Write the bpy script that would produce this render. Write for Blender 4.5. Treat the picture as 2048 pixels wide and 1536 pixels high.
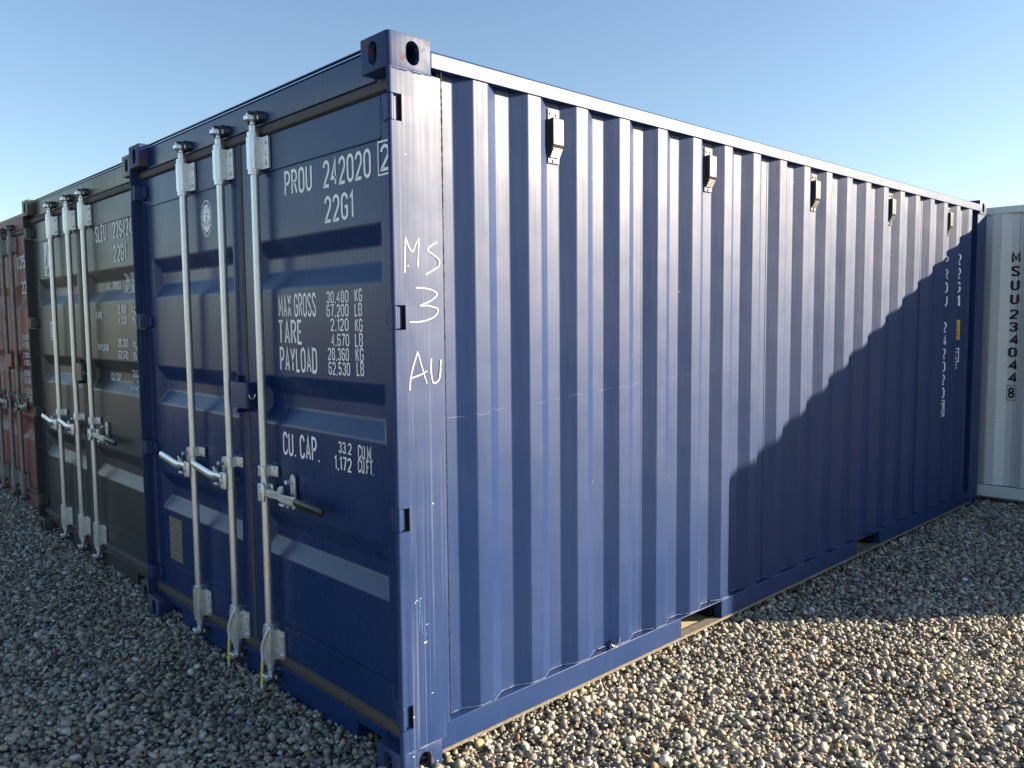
import bpy, bmesh, math, random
import numpy as np
from mathutils import Vector, Matrix, noise

# ------------------------------------------------------------------ clear
for o in list(bpy.data.objects):
    bpy.data.objects.remove(o)
scene = bpy.context.scene
COL = scene.collection
random.seed(7)
RNG = np.random.default_rng(11)

# ------------------------------------------------------------------ camera
CAM = dict(loc=(2.2534, -1.5945, 1.6361), yaw=-.8112, pitch=-.0778, roll=-.0093, f=1625.5)


def cam_axes():
    yw, pt, rl = CAM['yaw'], CAM['pitch'], CAM['roll']
    fw = np.array([math.sin(yw) * math.cos(pt), math.cos(yw) * math.cos(pt), math.sin(pt)])
    r = np.array([math.cos(yw), -math.sin(yw), 0.0])
    u = np.cross(r, fw)
    r2 = r * math.cos(rl) + u * math.sin(rl)
    u2 = -r * math.sin(rl) + u * math.cos(rl)
    return fw, r2, u2


FW, RT, UP = cam_axes()
cam = bpy.data.cameras.new('camera')
cam_o = bpy.data.objects.new('camera', cam)
COL.objects.link(cam_o)
m = Matrix.Identity(4)
for i in range(3):
    m[i][0] = RT[i]; m[i][1] = UP[i]; m[i][2] = -FW[i]; m[i][3] = CAM['loc'][i]
cam_o.matrix_world = m
cam.sensor_width = 36.0
cam.lens = CAM['f'] / 2048 * 36.0
cam.clip_end = 2000
cam.clip_start = .05
scene.camera = cam_o
scene.render.resolution_x = 1024
scene.render.resolution_y = 768

# ------------------------------------------------------------------ light
SUN_EL = math.radians(18.4)
SUN_AZ = math.atan2(3.60, 4.07)           # clockwise from +Y towards +X
world = bpy.data.worlds.new('World')
scene.world = world
world.use_nodes = True
wn = world.node_tree
wn.nodes.clear()
sky = wn.nodes.new('ShaderNodeTexSky')
sky.sky_type = 'NISHITA'
sky.sun_disc = False
sky.sun_elevation = SUN_EL
sky.sun_rotation = SUN_AZ
sky.altitude = 0
sky.air_density = 1.0
sky.dust_density = .7
sky.ozone_density = 2.0
bg = wn.nodes.new('ShaderNodeBackground')
bg.inputs['Strength'].default_value = .073
wo = wn.nodes.new('ShaderNodeOutputWorld')
wn.links.new(sky.outputs[0], bg.inputs['Color'])
wn.links.new(bg.outputs[0], wo.inputs['Surface'])

sun = bpy.data.lights.new('sun', 'SUN')
sun.energy = 5.0
sun.angle = math.radians(.55)
sun.color = (1.0, .85, .63)
sun_o = bpy.data.objects.new('sun', sun)
COL.objects.link(sun_o)
sd = Vector((math.sin(SUN_AZ) * math.cos(SUN_EL), math.cos(SUN_AZ) * math.cos(SUN_EL), math.sin(SUN_EL)))
sun_o.rotation_euler = (-sd).to_track_quat('-Z', 'Y').to_euler()
sun_o.location = sd * 30

scene.view_settings.view_transform = 'Standard'
scene.view_settings.look = 'None'
scene.view_settings.exposure = 1.60
scene.view_settings.gamma = 1.0
scene.view_settings.use_curve_mapping = False


# ------------------------------------------------------------------ materials
class NT:
    def __init__(self, name):
        self.m = bpy.data.materials.new(name)
        self.m.use_nodes = True
        self.t = self.m.node_tree
        self.t.nodes.clear()
        self.out = self.n('ShaderNodeOutputMaterial')
        self.b = self.n('ShaderNodeBsdfPrincipled')
        self.l(self.b.outputs[0], self.out.inputs['Surface'])

    def n(self, typ, **kw):
        nd = self.t.nodes.new(typ)
        for k, v in kw.items():
            setattr(nd, k, v)
        return nd

    def l(self, a, b):
        self.t.links.new(a, b)

    def val(self, sock, v):
        if hasattr(v, 'default_value') or hasattr(v, 'is_output'):
            self.l(v, sock)
        else:
            sock.default_value = v

    def mix(self, fac, a, b, mode='MIX'):
        nd = self.n('ShaderNodeMix', data_type='RGBA', blend_type=mode)
        self.val(nd.inputs[0], fac)
        self.val(nd.inputs[6], a)
        self.val(nd.inputs[7], b)
        return nd.outputs[2]

    def math(self, op, a, b=0.0, clamp=False):
        nd = self.n('ShaderNodeMath', operation=op, use_clamp=clamp)
        self.val(nd.inputs[0], a)
        self.val(nd.inputs[1], b)
        return nd.outputs[0]

    def coord(self, scale=(1, 1, 1), out='Object'):
        tc = self.n('ShaderNodeTexCoord')
        mp = self.n('ShaderNodeMapping')
        mp.inputs['Scale'].default_value = scale
        self.l(tc.outputs[out], mp.inputs['Vector'])
        return mp.outputs[0]

    def noise(self, vec, scale, detail=3, rough=.55):
        nd = self.n('ShaderNodeTexNoise')
        nd.inputs['Scale'].default_value = scale
        nd.inputs['Detail'].default_value = detail
        nd.inputs['Roughness'].default_value = rough
        self.l(vec, nd.inputs['Vector'])
        return nd.outputs['Fac']

    def ramp(self, fac, a, b, lo=0.0, hi=1.0):
        nd = self.n('ShaderNodeMapRange')
        self.l(fac, nd.inputs['Value'])
        nd.inputs['From Min'].default_value = a
        nd.inputs['From Max'].default_value = b
        nd.inputs['To Min'].default_value = lo
        nd.inputs['To Max'].default_value = hi
        return nd.outputs[0]

    def bump(self, h, strength, dist, prev=None):
        nd = self.n('ShaderNodeBump')
        nd.inputs['Strength'].default_value = strength
        nd.inputs['Distance'].default_value = dist
        self.l(h, nd.inputs['Height'])
        if prev is not None:
            self.l(prev, nd.inputs['Normal'])
        return nd.outputs[0]


def c4(c):
    return (c[0], c[1], c[2], 1.0)


def paint(name, col, rough=.36, dust=(.30, .29, .27), dust_amt=.05, scratch=0.0, chips=.0, rust=0.0, wobble=1.0, grime=0.0, spec=.5):
    """sprayed container paint: film of dust, faint runs, chips, orange peel and sheet wobble"""
    M = NT(name)
    v = M.coord()
    big = M.noise(v, 1.7, 4)
    fine = M.noise(v, 60, 3)
    vs = M.coord((22, 22, .5))
    run = M.noise(vs, 3.0, 4, .6)
    d = M.math('MULTIPLY', M.ramp(big, .35, .75, .3, 1.0), M.ramp(run, .3, .75, .75, 1.3))
    d = M.math('MULTIPLY', d, dust_amt, True)
    col_v = M.mix(M.ramp(fine, .3, .7), c4([x * .93 for x in col]), c4([min(1, x * 1.07) for x in col]))
    base = M.mix(d, col_v, c4(dust))
    r = M.math('ADD', M.ramp(big, .3, .7, rough - .05, rough + .06), M.ramp(run, .3, .7, -.03, .05))
    if scratch > 0:
        vz = M.coord((0, 46, .045))
        s1 = M.noise(vz, 1.0, 3, .6)
        m1 = M.ramp(M.math('ABSOLUTE', M.math('SUBTRACT', s1, .5)), .008, .030, 1, 0)
        vz2 = M.coord((0, 150, .12))
        m2 = M.ramp(M.noise(vz2, 1.0, 2, .6), .65, .72, 0, .5)
        brk = M.ramp(M.noise(M.coord((3, 14, 1.6)), 1.0, 3), .40, .60)
        mm = M.math('MULTIPLY', M.math('MAXIMUM', m1, m2), M.math('MULTIPLY', brk, scratch), True)
        base = M.mix(mm, base, (.27, .29, .35, 1))
        r = M.math('ADD', r, M.math('MULTIPLY', mm, .25))
    if chips > 0:
        vo = M.n('ShaderNodeTexVoronoi', feature='F1')
        vo.inputs['Scale'].default_value = 26
        M.l(v, vo.inputs['Vector'])
        near = M.ramp(vo.outputs['Distance'], .05, .08, 1, 0)
        sep = M.n('ShaderNodeSeparateColor')
        M.l(vo.outputs['Color'], sep.inputs[0])
        pick = M.ramp(sep.outputs[0], 1 - chips, 1 - chips + .002)
        cm = M.math('MULTIPLY', near, pick, True)
        base = M.mix(cm, base, (.62, .63, .64, 1))
    if grime > 0:
        g = M.ramp(M.noise(v, 7, 5, .65), .48, .72, 0, grime)
        base = M.mix(g, base, (.07, .055, .042, 1))
        r = M.math('ADD', r, M.math('MULTIPLY', g, .3))
    if rust > 0:
        rm = M.ramp(M.noise(v, 13, 6, .7), .575, .66, 0, rust)
        rc = M.mix(M.noise(v, 45, 3), (.09, .036, .014, 1), (.26, .11, .032, 1))
        base = M.mix(rm, base, rc)
        r = M.math('ADD', r, M.math('MULTIPLY', rm, .35))
    M.l(base, M.b.inputs['Base Color'])
    M.l(r, M.b.inputs['Roughness'])
    M.b.inputs['Specular IOR Level'].default_value = spec
    n1 = M.bump(M.noise(v, 260, 2), .18, .0006)
    n2 = M.bump(M.noise(v, 2.6, 2), .5 * wobble, .012, n1)
    n3 = M.bump(M.noise(M.coord((9, 9, .8)), 2.0, 2), .35 * wobble, .003, n2)
    M.l(n3, M.b.inputs['Normal'])
    return M.m


def metal(name, col, rough=.42, metallic=.75, dirt=.15, dcol=(.16, .15, .13)):
    M = NT(name)
    v = M.coord()
    spang = M.noise(v, 90, 4, .6)
    big = M.noise(v, 9, 4)
    base = M.mix(M.ramp(spang, .3, .7), c4([x * .85 for x in col]), c4([min(1, x * 1.08) for x in col]))
    base = M.mix(M.ramp(big, .48, .75, 0, dirt), base, c4(dcol))
    M.l(base, M.b.inputs['Base Color'])
    M.b.inputs['Metallic'].default_value = metallic
    M.l(M.ramp(spang, .3, .7, rough - .06, rough + .1), M.b.inputs['Roughness'])
    M.l(M.bump(M.noise(v, 160, 3), .25, .0008), M.b.inputs['Normal'])
    return M.m


def flat(name, col, rough=.6, var=.12, bump=.0, scale=40):
    M = NT(name)
    v = M.coord()
    f = M.noise(v, scale, 4)
    base = M.mix(M.ramp(f, .3, .7), c4([x * (1 - var) for x in col]), c4([min(1, x * (1 + var)) for x in col]))
    M.l(base, M.b.inputs['Base Color'])
    M.l(M.ramp(f, .3, .7, rough - .06, rough + .06), M.b.inputs['Roughness'])
    if bump:
        M.l(M.bump(M.noise(v, scale * 3, 4), .5, bump), M.b.inputs['Normal'])
    return M.m


BLUE = (.0040, .0260, .108)
MAT = {}
MAT['blue'] = paint('blue_paint', BLUE, .475, spec=.38, dust_amt=.012, chips=.02)
MAT['blue_door'] = paint('blue_door_paint', BLUE, .27, spec=.38, dust=(.26, .22, .20), dust_amt=.025, chips=.006, wobble=.22)  # brownish dust film also paints in a warm reflection on the doors
MAT['blue_post'] = paint('blue_post_paint', BLUE, .475, spec=.38, dust_amt=.014, scratch=.20, chips=.03)
MAT['blue_cast'] = paint('blue_casting_paint', BLUE, .52, spec=.3, dust_amt=.04, scratch=.2, rust=.85, chips=.05)
MAT['green'] = paint('grey_green_paint', (.038, .041, .043), .33, spec=.4, dust_amt=.02, wobble=.6)
MAT['green_cast'] = paint('grey_green_casting_paint', (.045, .050, .047), .42, dust_amt=.06, rust=.35)
MAT['red'] = paint('faded_red_paint', (.19, .040, .030), .48, dust_amt=.06, rust=.2, grime=.25)
MAT['red_cast'] = paint('red_casting_paint', (.17, .045, .032), .55, dust_amt=.15, rust=.7, grime=.6)
MAT['white'] = paint('pale_grey_paint', (.74, .77, .77), .42, dust=(.42, .40, .36), dust_amt=.16, wobble=.6)
MAT['zinc'] = metal('galvanised_steel', (.80, .82, .80), .33, .80, .12)
MAT['zinc_old'] = metal('weathered_galvanised_steel', (.30, .29, .28), .55, .55, .6, (.13, .10, .08))
MAT['cam'] = metal('cast_steel', (.22, .24, .30), .45, .6, .5, (.03, .03, .04))
MAT['keeper'] = paint('dark_keeper_paint', (.012, .016, .034), .45, dust_amt=.04)
MAT['rubber'] = flat('black_rubber', (.030, .027, .025), .55, .25, .001)
MAT['rubber_dusty'] = flat('dusty_rubber', (.052, .047, .043), .65, .3, .001)
MAT['dark'] = flat('dark_interior', (.012, .012, .013), .9)
MAT['letter'] = flat('white_vinyl', (.93, .93, .92), .5, .05)
MAT['letter_old'] = flat('aged_white_vinyl', (.82, .82, .79), .6, .10)
MAT['letter_black'] = flat('black_vinyl', (.02, .02, .022), .5, .1)
MAT['chalk'] = flat('white_chalk', (.66, .65, .60), .9, .18, 0, 160)
MAT['chalk_faint'] = flat('faint_scratch', (.16, .20, .34), .7, .2)
MAT['bluesmear'] = flat('light_blue_paint_smear', (.05, .16, .45), .5, .3)
MAT['wood'] = flat('dusty_tan_steel', (.55, .44, .27), .85, .25, .002, 30)
MAT['tan'] = flat('dusty_undercoat', (.16, .14, .115), .85, .30, .0015, 60)
MAT['black_plastic'] = flat('black_plastic_grip', (.014, .014, .015), .35, .1)
MAT['vent_grey'] = flat('vent_plastic', (.045, .045, .045), .42, .1)
MAT['yellow'] = flat('yellow_sticker', (.70, .42, .03), .5, .1)
MAT['yellow_tape'] = flat('yellow_plastic', (.72, .60, .06), .5, .1)
MAT['white_plastic'] = flat('white_plastic', (.68, .70, .74), .45, .08)
MAT['sticker_blue'] = flat('sticker_blue', (.10, .16, .30), .5, .2)
MAT['sticker_purple'] = flat('sticker_purple', (.20, .16, .34), .5, .2)
MAT['weld'] = flat('painted_weld', (.022, .048, .14), .50, .5, .003, 120)


def plate_mat():
    M = NT('approval_plate')
    v = M.coord((1, 1, 1))
    br = M.n('ShaderNodeTexNoise')
    br.inputs['Scale'].default_value = 1.0
    br.inputs['Detail'].default_value = 2
    mp = M.coord((90, 90, 300))
    M.l(mp, br.inputs['Vector'])
    rows = M.n('ShaderNodeTexWave', wave_type='BANDS', bands_direction='Z')
    rows.inputs['Scale'].default_value = 26
    M.l(v, rows.inputs['Vector'])
    k = M.math('MULTIPLY', M.ramp(br.outputs['Fac'], .44, .50), M.ramp(rows.outputs['Fac'], .35, .6))
    base = M.mix(k, (.27, .225, .18, 1), (.05, .045, .04, 1))
    M.l(base, M.b.inputs['Base Color'])
    M.b.inputs['Metallic'].default_value = .3
    M.b.inputs['Roughness'].default_value = .5
    return M.m


MAT['plate'] = plate_mat()


# ------------------------------------------------------------------ mesh builder
class MB:
    def __init__(self):
        self.v = []; self.f = []

    def add(self, vs, fs):
        k = len(self.v)
        self.v += [tuple(p) for p in vs]
        self.f += [tuple(i + k for i in f) for f in fs]
        return self

    def box(self, x0, x1, y0, y1, z0, z1):
        vs = [(x, y, z) for z in (z0, z1) for y in (y0, y1) for x in (x0, x1)]
        return self.add(vs, [(0, 2, 3, 1), (4, 5, 7, 6), (0, 1, 5, 4), (2, 6, 7, 3), (0, 4, 6, 2), (1, 3, 7, 5)])

    def bbox(self, x0, x1, y0, y1, z0, z1, r=.004):
        """box with chamfered vertical edges"""
        x0, x1 = min(x0, x1), max(x0, x1); y0, y1 = min(y0, y1), max(y0, y1)
        return self.prism([(x0 + r, y0), (x1 - r, y0), (x1, y0 + r), (x1, y1 - r), (x1 - r, y1), (x0 + r, y1), (x0, y1 - r), (x0, y0 + r)], z0, z1)

    def prism(self, poly, a, b, axis='z'):
        """extrude a 2-D polygon: axis z -> (x,y), axis y -> (x,z), axis x -> (y,z)"""
        n = len(poly)
        def P(p, t):
            if axis == 'z': return (p[0], p[1], t)
            if axis == 'y': return (p[0], t, p[1])
            return (t, p[0], p[1])
        vs = [P(p, a) for p in poly] + [P(p, b) for p in poly]
        fs = [tuple(range(n - 1, -1, -1)), tuple(range(n, 2 * n))]
        fs += [(i, (i + 1) % n, n + (i + 1) % n, n + i) for i in range(n)]
        return self.add(vs, fs)

    def cyl(self, c, r, a, b, axis='z', n=14, r2=None):
        r2 = r if r2 is None else r2
        vs = []
        for t, rr in ((a, r), (b, r2)):
            for i in range(n):
                an = 2 * math.pi * i / n
                p, q = c[0] + rr * math.cos(an), c[1] + rr * math.sin(an)
                vs.append((p, q, t) if axis == 'z' else ((p, t, q) if axis == 'y' else (t, p, q)))
        fs = [tuple(range(n - 1, -1, -1)), tuple(range(n, 2 * n))] + [(i, (i + 1) % n, n + (i + 1) % n, n + i) for i in range(n)]
        return self.add(vs, fs)

    def tube(self, pts, r, n=8, flatten=1.0):
        pts = [Vector(p) for p in pts]
        rs = r if isinstance(r, (list, tuple)) else [r] * len(pts)
        rings = []
        for i, p in enumerate(pts):
            d = (pts[min(i + 1, len(pts) - 1)] - pts[max(i - 1, 0)]).normalized()
            a = d.cross(Vector((0, 1, .05))).normalized()
            b = d.cross(a).normalized()
            rings.append([p + a * rs[i] * math.cos(2 * math.pi * k / n) + b * rs[i] * flatten * math.sin(2 * math.pi * k / n) for k in range(n)])
        vs = [v for rg in rings for v in rg]
        fs = [tuple(range(n - 1, -1, -1)), tuple(range(len(vs) - n, len(vs)))]
        for i in range(len(rings) - 1):
            for k in range(n):
                fs.append((i * n + k, i * n + (k + 1) % n, (i + 1) * n + (k + 1) % n, (i + 1) * n + k))
        return self.add(vs, fs)

    def build(self, name, mat, parent=None, smooth=30, bevel=0.0, wn=False, fn=None, fix=True):
        vs = [fn(p) for p in self.v] if fn else self.v
        me = bpy.data.meshes.new(name)
        me.from_pydata(vs, [], self.f)
        if fix:
            bm = bmesh.new(); bm.from_mesh(me)
            bmesh.ops.recalc_face_normals(bm, faces=bm.faces)
            bm.to_mesh(me); bm.free()
        me.materials.append(mat if not isinstance(mat, str) else MAT[mat])
        o = bpy.data.objects.new(name, me)
        COL.objects.link(o)
        if parent is not None:
            o.parent = parent
        if smooth:
            for p in me.polygons: p.use_smooth = True
            me.set_sharp_from_angle(angle=math.radians(smooth))
        if bevel:
            b = o.modifiers.new('bevel', 'BEVEL'); b.width = bevel; b.segments = 2; b.limit_method = 'ANGLE'; b.angle_limit = math.radians(40)
        if wn:
            w = o.modifiers.new('wn', 'WEIGHTED_NORMAL'); w.keep_sharp = True
        return o


def empty(name, loc, rz, label, cat, group=None):
    o = bpy.data.objects.new(name, None)
    COL.objects.link(o)
    o.location = loc; o.rotation_euler = (0, 0, rz)
    o['label'] = label; o['category'] = cat
    if group: o['group'] = group
    return o


# ------------------------------------------------------------------ stroke lettering
def arc(cx, cy, rx, ry, a0, a1, n=8):
    return [(cx + rx * math.cos(math.radians(a0 + (a1 - a0) * i / n)), cy + ry * math.sin(math.radians(a0 + (a1 - a0) * i / n))) for i in range(n + 1)]


W = .42; R = W / 2; Q = .23
def stadium():
    return arc(R, 1 - Q, R, Q, 0, 180) + arc(R, Q, R, Q, 180, 360) + [(W, 1 - Q)]


GL = {
    '0': (W, [stadium()]), 'O': (W, [stadium()]),
    '1': (.16, [[(0, .80), (.16, 1), (.16, 0)]]),
    '2': (W, [arc(R, 1 - Q, R, Q, 180, 0) + [(W, .66), (W * .9, .55), (0, .03), (0, 0), (W, 0)]]),
    '3': (W, [arc(R, 1 - Q, R, Q, 170, -60) + [(R * .8, .53)], [(R * .8, .53)] + arc(R, .25, R, .26, 60, -170)]),
    '4': (W, [[(W * .74, 0), (W * .74, 1), (0, .27), (W, .27)]]),
    '5': (W, [[(W * .95, 1), (.03, 1), (.02, .55)] + arc(R, .30, R, .30, 130, -165)]),
    '6': (W, [arc(R, 1 - Q, R, Q, 20, 180) + arc(R, Q, R, Q, 180, 360) + [(W, .36)] + arc(R, .36, R, .22, 0, 170)]),
    '7': (W, [[(0, 1), (W, 1), (W * .35, 0)]]),
    '8': (W, [arc(R, .76, R * .92, .24, -90, 270, 16), arc(R, .26, R, .26, -90, 270, 16)]),
    '9': (W, [arc(R, Q, R, Q, 200, 360) + arc(R, 1 - Q, R, Q, 0, 180) + [(0, .64)] + arc(R, .64, R, .22, 180, 350)]),
    'A': (W, [[(0, 0), (R, 1), (W, 0)], [(W * .17, .28), (W * .83, .28)]]),
    'B': (W, [[(0, 0), (0, 1), (R, 1)] + arc(R, .77, R * .95, .23, 90, -90) + [(0, .54)], [(R, .54)] + arc(R, .27, R, .27, 90, -90) + [(0, 0)]]),
    'C': (W, [arc(R, 1 - Q, R, Q, 0, 180) + arc(R, Q, R, Q, 180, 360)]),
    'D': (W, [[(0, 0), (0, 1), (R, 1)] + arc(R, 1 - Q, R, Q, 90, 0) + arc(R, Q, R, Q, 0, -90) + [(0, 0)]]),
    'E': (W * .85, [[(W * .85, 1), (0, 1), (0, 0), (W * .85, 0)], [(0, .52), (W * .7, .52)]]),
    'F': (W * .85, [[(W * .85, 1), (0, 1), (0, 0)], [(0, .52), (W * .7, .52)]]),
    'G': (W, [arc(R, 1 - Q, R, Q, 0, 180) + arc(R, Q, R, Q, 180, 360) + [(W, .47), (R * 1.1, .47)]]),
    'J': (W, [[(W, 1)] + arc(R, Q, R, Q, 0, -180)]),
    'K': (W, [[(0, 0), (0, 1)], [(W, 1), (.03, .42)], [(W * .36, .58), (W, 0)]]),
    'L': (W * .8, [[(0, 1), (0, 0), (W * .8, 0)]]),
    'M': (W * 1.25, [[(0, 0), (0, 1), (W * .625, .25), (W * 1.25, 1), (W * 1.25, 0)]]),
    'N': (W, [[(0, 0), (0, 1), (W, 0), (W, 1)]]),
    'P': (W, [[(0, 0), (0, 1), (R, 1)] + arc(R, .74, R, .26, 90, -90) + [(0, .48)]]),
    'R': (W, [[(0, 0), (0, 1), (R, 1)] + arc(R, .75, R, .25, 90, -90) + [(0, .50)], [(R, .5), (W, 0)]]),
    'S': (W, [arc(R, 1 - Q, R, Q, 5, 180) + [(.02, .68), (W * .9, .36)] + arc(R, Q, R, Q, 0, -175)]),
    'T': (W, [[(0, 1), (W, 1)], [(R, 1), (R, 0)]]),
    'U': (W, [[(0, 1)] + arc(R, Q, R, Q, 180, 360) + [(W, 1)]]),
    'X': (W, [[(0, 0), (W, 1)], [(0, 1), (W, 0)]]),
    'Y': (W, [[(0, 1), (R, .48), (W, 1)], [(R, .48), (R, 0)]]),
    '.': (.06, [[(.03, -.04), (.03, .05)]]), ',': (.07, [[(.05, .07), (.01, -.12)]]),
    'k': (W * .8, [[(0, 0), (0, 1)], [(W * .8, .66), (.02, .30)], [(W * .3, .45), (W * .8, 0)]]),
    'g': (W * .8, [arc(W * .4, .35, W * .4, .33, 0, 360, 14), [(W * .8, .68), (W * .8, -.15)] + arc(W * .4, -.15, W * .4, .15, 0, -150)]),
    'l': (.05, [[(.02, 0), (.02, 1)]]),
    'b': (W * .8, [[(0, 0), (0, 1)], arc(W * .4, .33, W * .4, .33, 0, 360, 14)]),
}


def ribbon(poly, w):
    """2-D centre line -> ribbon vertices and quads with mitred joints"""
    pts = [poly[0]]
    for p in poly[1:]:
        if math.hypot(p[0] - pts[-1][0], p[1] - pts[-1][1]) > 1e-5: pts.append(p)
    closed = math.hypot(pts[0][0] - pts[-1][0], pts[0][1] - pts[-1][1]) < 1e-5
    if closed: pts = pts[:-1]
    n = len(pts); vs = []
    for i in range(n):
        a = pts[i - 1] if (i > 0 or closed) else None
        c = pts[(i + 1) % n] if (i < n - 1 or closed) else None
        p = pts[i]
        def nrm(s, e):
            d = math.hypot(e[0] - s[0], e[1] - s[1]); return (-(e[1] - s[1]) / d, (e[0] - s[0]) / d)
        if a is None: nx, ny = nrm(p, c); k = 1
        elif c is None: nx, ny = nrm(a, p); k = 1
        else:
            n1 = nrm(a, p); n2 = nrm(p, c)
            nx, ny = n1[0] + n2[0], n1[1] + n2[1]
            L = math.hypot(nx, ny)
            if L < .25: nx, ny = n1; k = 1
            else: nx, ny = nx / L, ny / L; k = min(2.2, 1 / max(.3, nx * n1[0] + ny * n1[1]))
        vs.append((p[0] + nx * w / 2 * k, p[1] + ny * w / 2 * k)); vs.append((p[0] - nx * w / 2 * k, p[1] - ny * w / 2 * k))
    m = n if closed else n - 1
    fs = [(2 * i, 2 * i + 1, 2 * ((i + 1) % n) + 1, 2 * ((i + 1) % n)) for i in range(m)]
    return vs, fs


def text_shape(s, stroke=.13, gap=.17, space=.36):
    vs = []; fs = []; x = 0
    for ch in s:
        if ch == ' ':
            x += space; continue
        w, lines = GL[ch]
        for ln in lines:
            v, f = ribbon([(p[0] + x, p[1]) for p in ln], stroke)
            k = len(vs); vs += v; fs += [tuple(i + k for i in q) for q in f]
        x += w + stroke + gap - .06
    return vs, fs


def fit_text(s, x0, x1, z0, z1, stroke=.13, **kw):
    vs, fs = text_shape(s, stroke, **kw)
    a = min(v[0] for v in vs); b = max(v[0] for v in vs)
    h = stroke / 2
    return [(x0 + (v[0] - a) / (b - a) * (x1 - x0), z0 + (v[1] + h) / (1 + 2 * h) * (z1 - z0)) for v in vs], fs


def lettering(parent, items, y, mat='letter', off=(0, 0), stroke=.135, name='lettering'):
    for s, x0, x1, z0, z1 in items:
        mb = MB()
        if s == '[2]':
            v, f = fit_text('2', x0 + .016, x1 - .016, z0 + .014, z1 - .014, stroke)
            mb.add([(p[0], y, p[1]) for p in v], f)
            for (a, b, c, d) in ((x0, x1, z0, z0 + .006), (x0, x1, z1 - .006, z1), (x0, x0 + .005, z0 + .006, z1 - .006), (x1 - .005, x1, z0 + .006, z1 - .006)):
                mb.add([(a, y, c), (b, y, c), (b, y, d), (a, y, d)], [(0, 1, 2, 3)])
        else:
            v, f = fit_text(s, x0, x1, z0, z1, stroke)
            mb.add([(p[0], y, p[1]) for p in v], f)
        mb.build(name, mat, parent, smooth=0, fix=False, fn=lambda p: (p[0] + off[0], p[1], p[2] + off[1]))


# ------------------------------------------------------------------ container
CL, CW, CH = 6.058, 2.438, 2.591
PITCH = .2775; DARK0 = .303; DEPTH = .036; XO = -.006


def prof_pts(phase=0.0, y0=.228, y1=5.835):
    """rounded corrugation profile of the side wall as (y, x) pairs"""
    raw = []
    k = -2
    while True:
        s = DARK0 + phase + k * PITCH
        if s - .08 > y1: break
        raw += [(s, XO - DEPTH), (s + .069, XO), (s + .1385, XO), (s + .2075, XO - DEPTH)]
        k += 1
    out = []
    r = .0045
    for i in range(1, len(raw) - 1):
        p, a, c = Vector(raw[i]), Vector(raw[i - 1]), Vector(raw[i + 1])
        d1 = (a - p).normalized(); d2 = (c - p).normalized()
        A = p + d1 * r; B = p + d2 * r
        for t in (0, .35, .65, 1):
            q = A * (1 - t) ** 2 + p * (2 * t * (1 - t)) + B * t * t
            out.append((q[0], q[1]))
    def X(y):
        for i in range(len(out) - 1):
            if out[i][0] <= y <= out[i + 1][0]:
                t = (y - out[i][0]) / max(1e-9, out[i + 1][0] - out[i][0])
                return out[i][1] * (1 - t) + out[i + 1][1] * t
        return XO - DEPTH
    pts = [(y0, X(y0))] + [p for p in out if y0 < p[0] < y1] + [(y1, X(y1))]
    return pts, X


PROF, PROFX = prof_pts()


def oval(cx, cy, w, h, n=8):
    """upright rounded slot"""
    r = w / 2
    return [(cx + r * math.cos(a), cy + (h / 2 - r) + r * math.sin(a)) for a in [math.pi * i / n for i in range(n + 1)]] + \
           [(cx + r * math.cos(a), cy - (h / 2 - r) + r * math.sin(a)) for a in [math.pi + math.pi * i / n for i in range(n + 1)]]


def casting_mesh():
    """near right casting: x -.162..0, y 0..178, z 0..118, hollow, a slot in each outer face"""
    bm = bmesh.new()
    bmesh.ops.create_cube(bm, size=1)
    for v in bm.verts:
        v.co = ((v.co.x - .5) * .162, (v.co.y + .5) * .178, (v.co.z + .5) * .118)
    ed = [e for e in bm.edges if abs(e.verts[0].co.z - e.verts[1].co.z) > .1 and e.verts[0].co.x > -.01 and e.verts[0].co.y < .01]
    bmesh.ops.bevel(bm, geom=ed, offset=.016, segments=4, profile=.5, affect='EDGES')
    ed = [e for e in bm.edges if len(e.link_faces) == 2 and e.calc_face_angle(0) > .7]
    bmesh.ops.bevel(bm, geom=ed, offset=.004, segments=2, profile=.5, affect='EDGES')
    me = bpy.data.meshes.new('casting'); bm.to_mesh(me); bm.free()
    base = bpy.data.objects.new('tmp_base', me); COL.objects.link(base)
    tmp = [base]
    cutters = [MB().box(-.138, -.022, .022, .156, .020, .098),
               MB().prism(oval(-.089, .059, .050, .080), -.05, .06, 'y'),
               MB().prism(oval(.100, .059, .056, .080), -.06, .05, 'x')]
    top = MB().prism([(p[1], p[0]) for p in oval(.089, -.081, .062, .118)], .07, .16, 'z')
    cutters.append(top)
    for c in cutters:
        o = c.build('tmp_cut', 'dark', None, smooth=0)
        tmp.append(o)
        md = base.modifiers.new('b', 'BOOLEAN'); md.object = o; md.operation = 'DIFFERENCE'; md.solver = 'EXACT'
    dg = bpy.context.evaluated_depsgraph_get()
    res = bpy.data.meshes.new_from_object(base.evaluated_get(dg))
    for o in tmp:
        bpy.data.objects.remove(o)
    res.name = 'corner_casting'
    for p in res.polygons: p.use_smooth = True
    res.set_sharp_from_angle(angle=math.radians(32))
    return res


CAST = casting_mesh()


def cast_variant(sx, sy, sz, mat):
    me = CAST.copy()
    me.materials.clear(); me.materials.append(MAT[mat])
    co = np.empty(len(me.vertices) * 3); me.vertices.foreach_get('co', co); co = co.reshape(-1, 3)
    if sx: co[:, 0] = -CW - co[:, 0]
    if sy: co[:, 1] = CL - co[:, 1]
    co[:, 2] = (CH - co[:, 2]) if sz else co[:, 2]
    me.vertices.foreach_set('co', co.ravel())
    if (sx + sy + sz) % 2 == 1: me.flip_normals()
    me.update()
    return me


def mirx(p):
    return (-CW - p[0], p[1], p[2])


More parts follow.
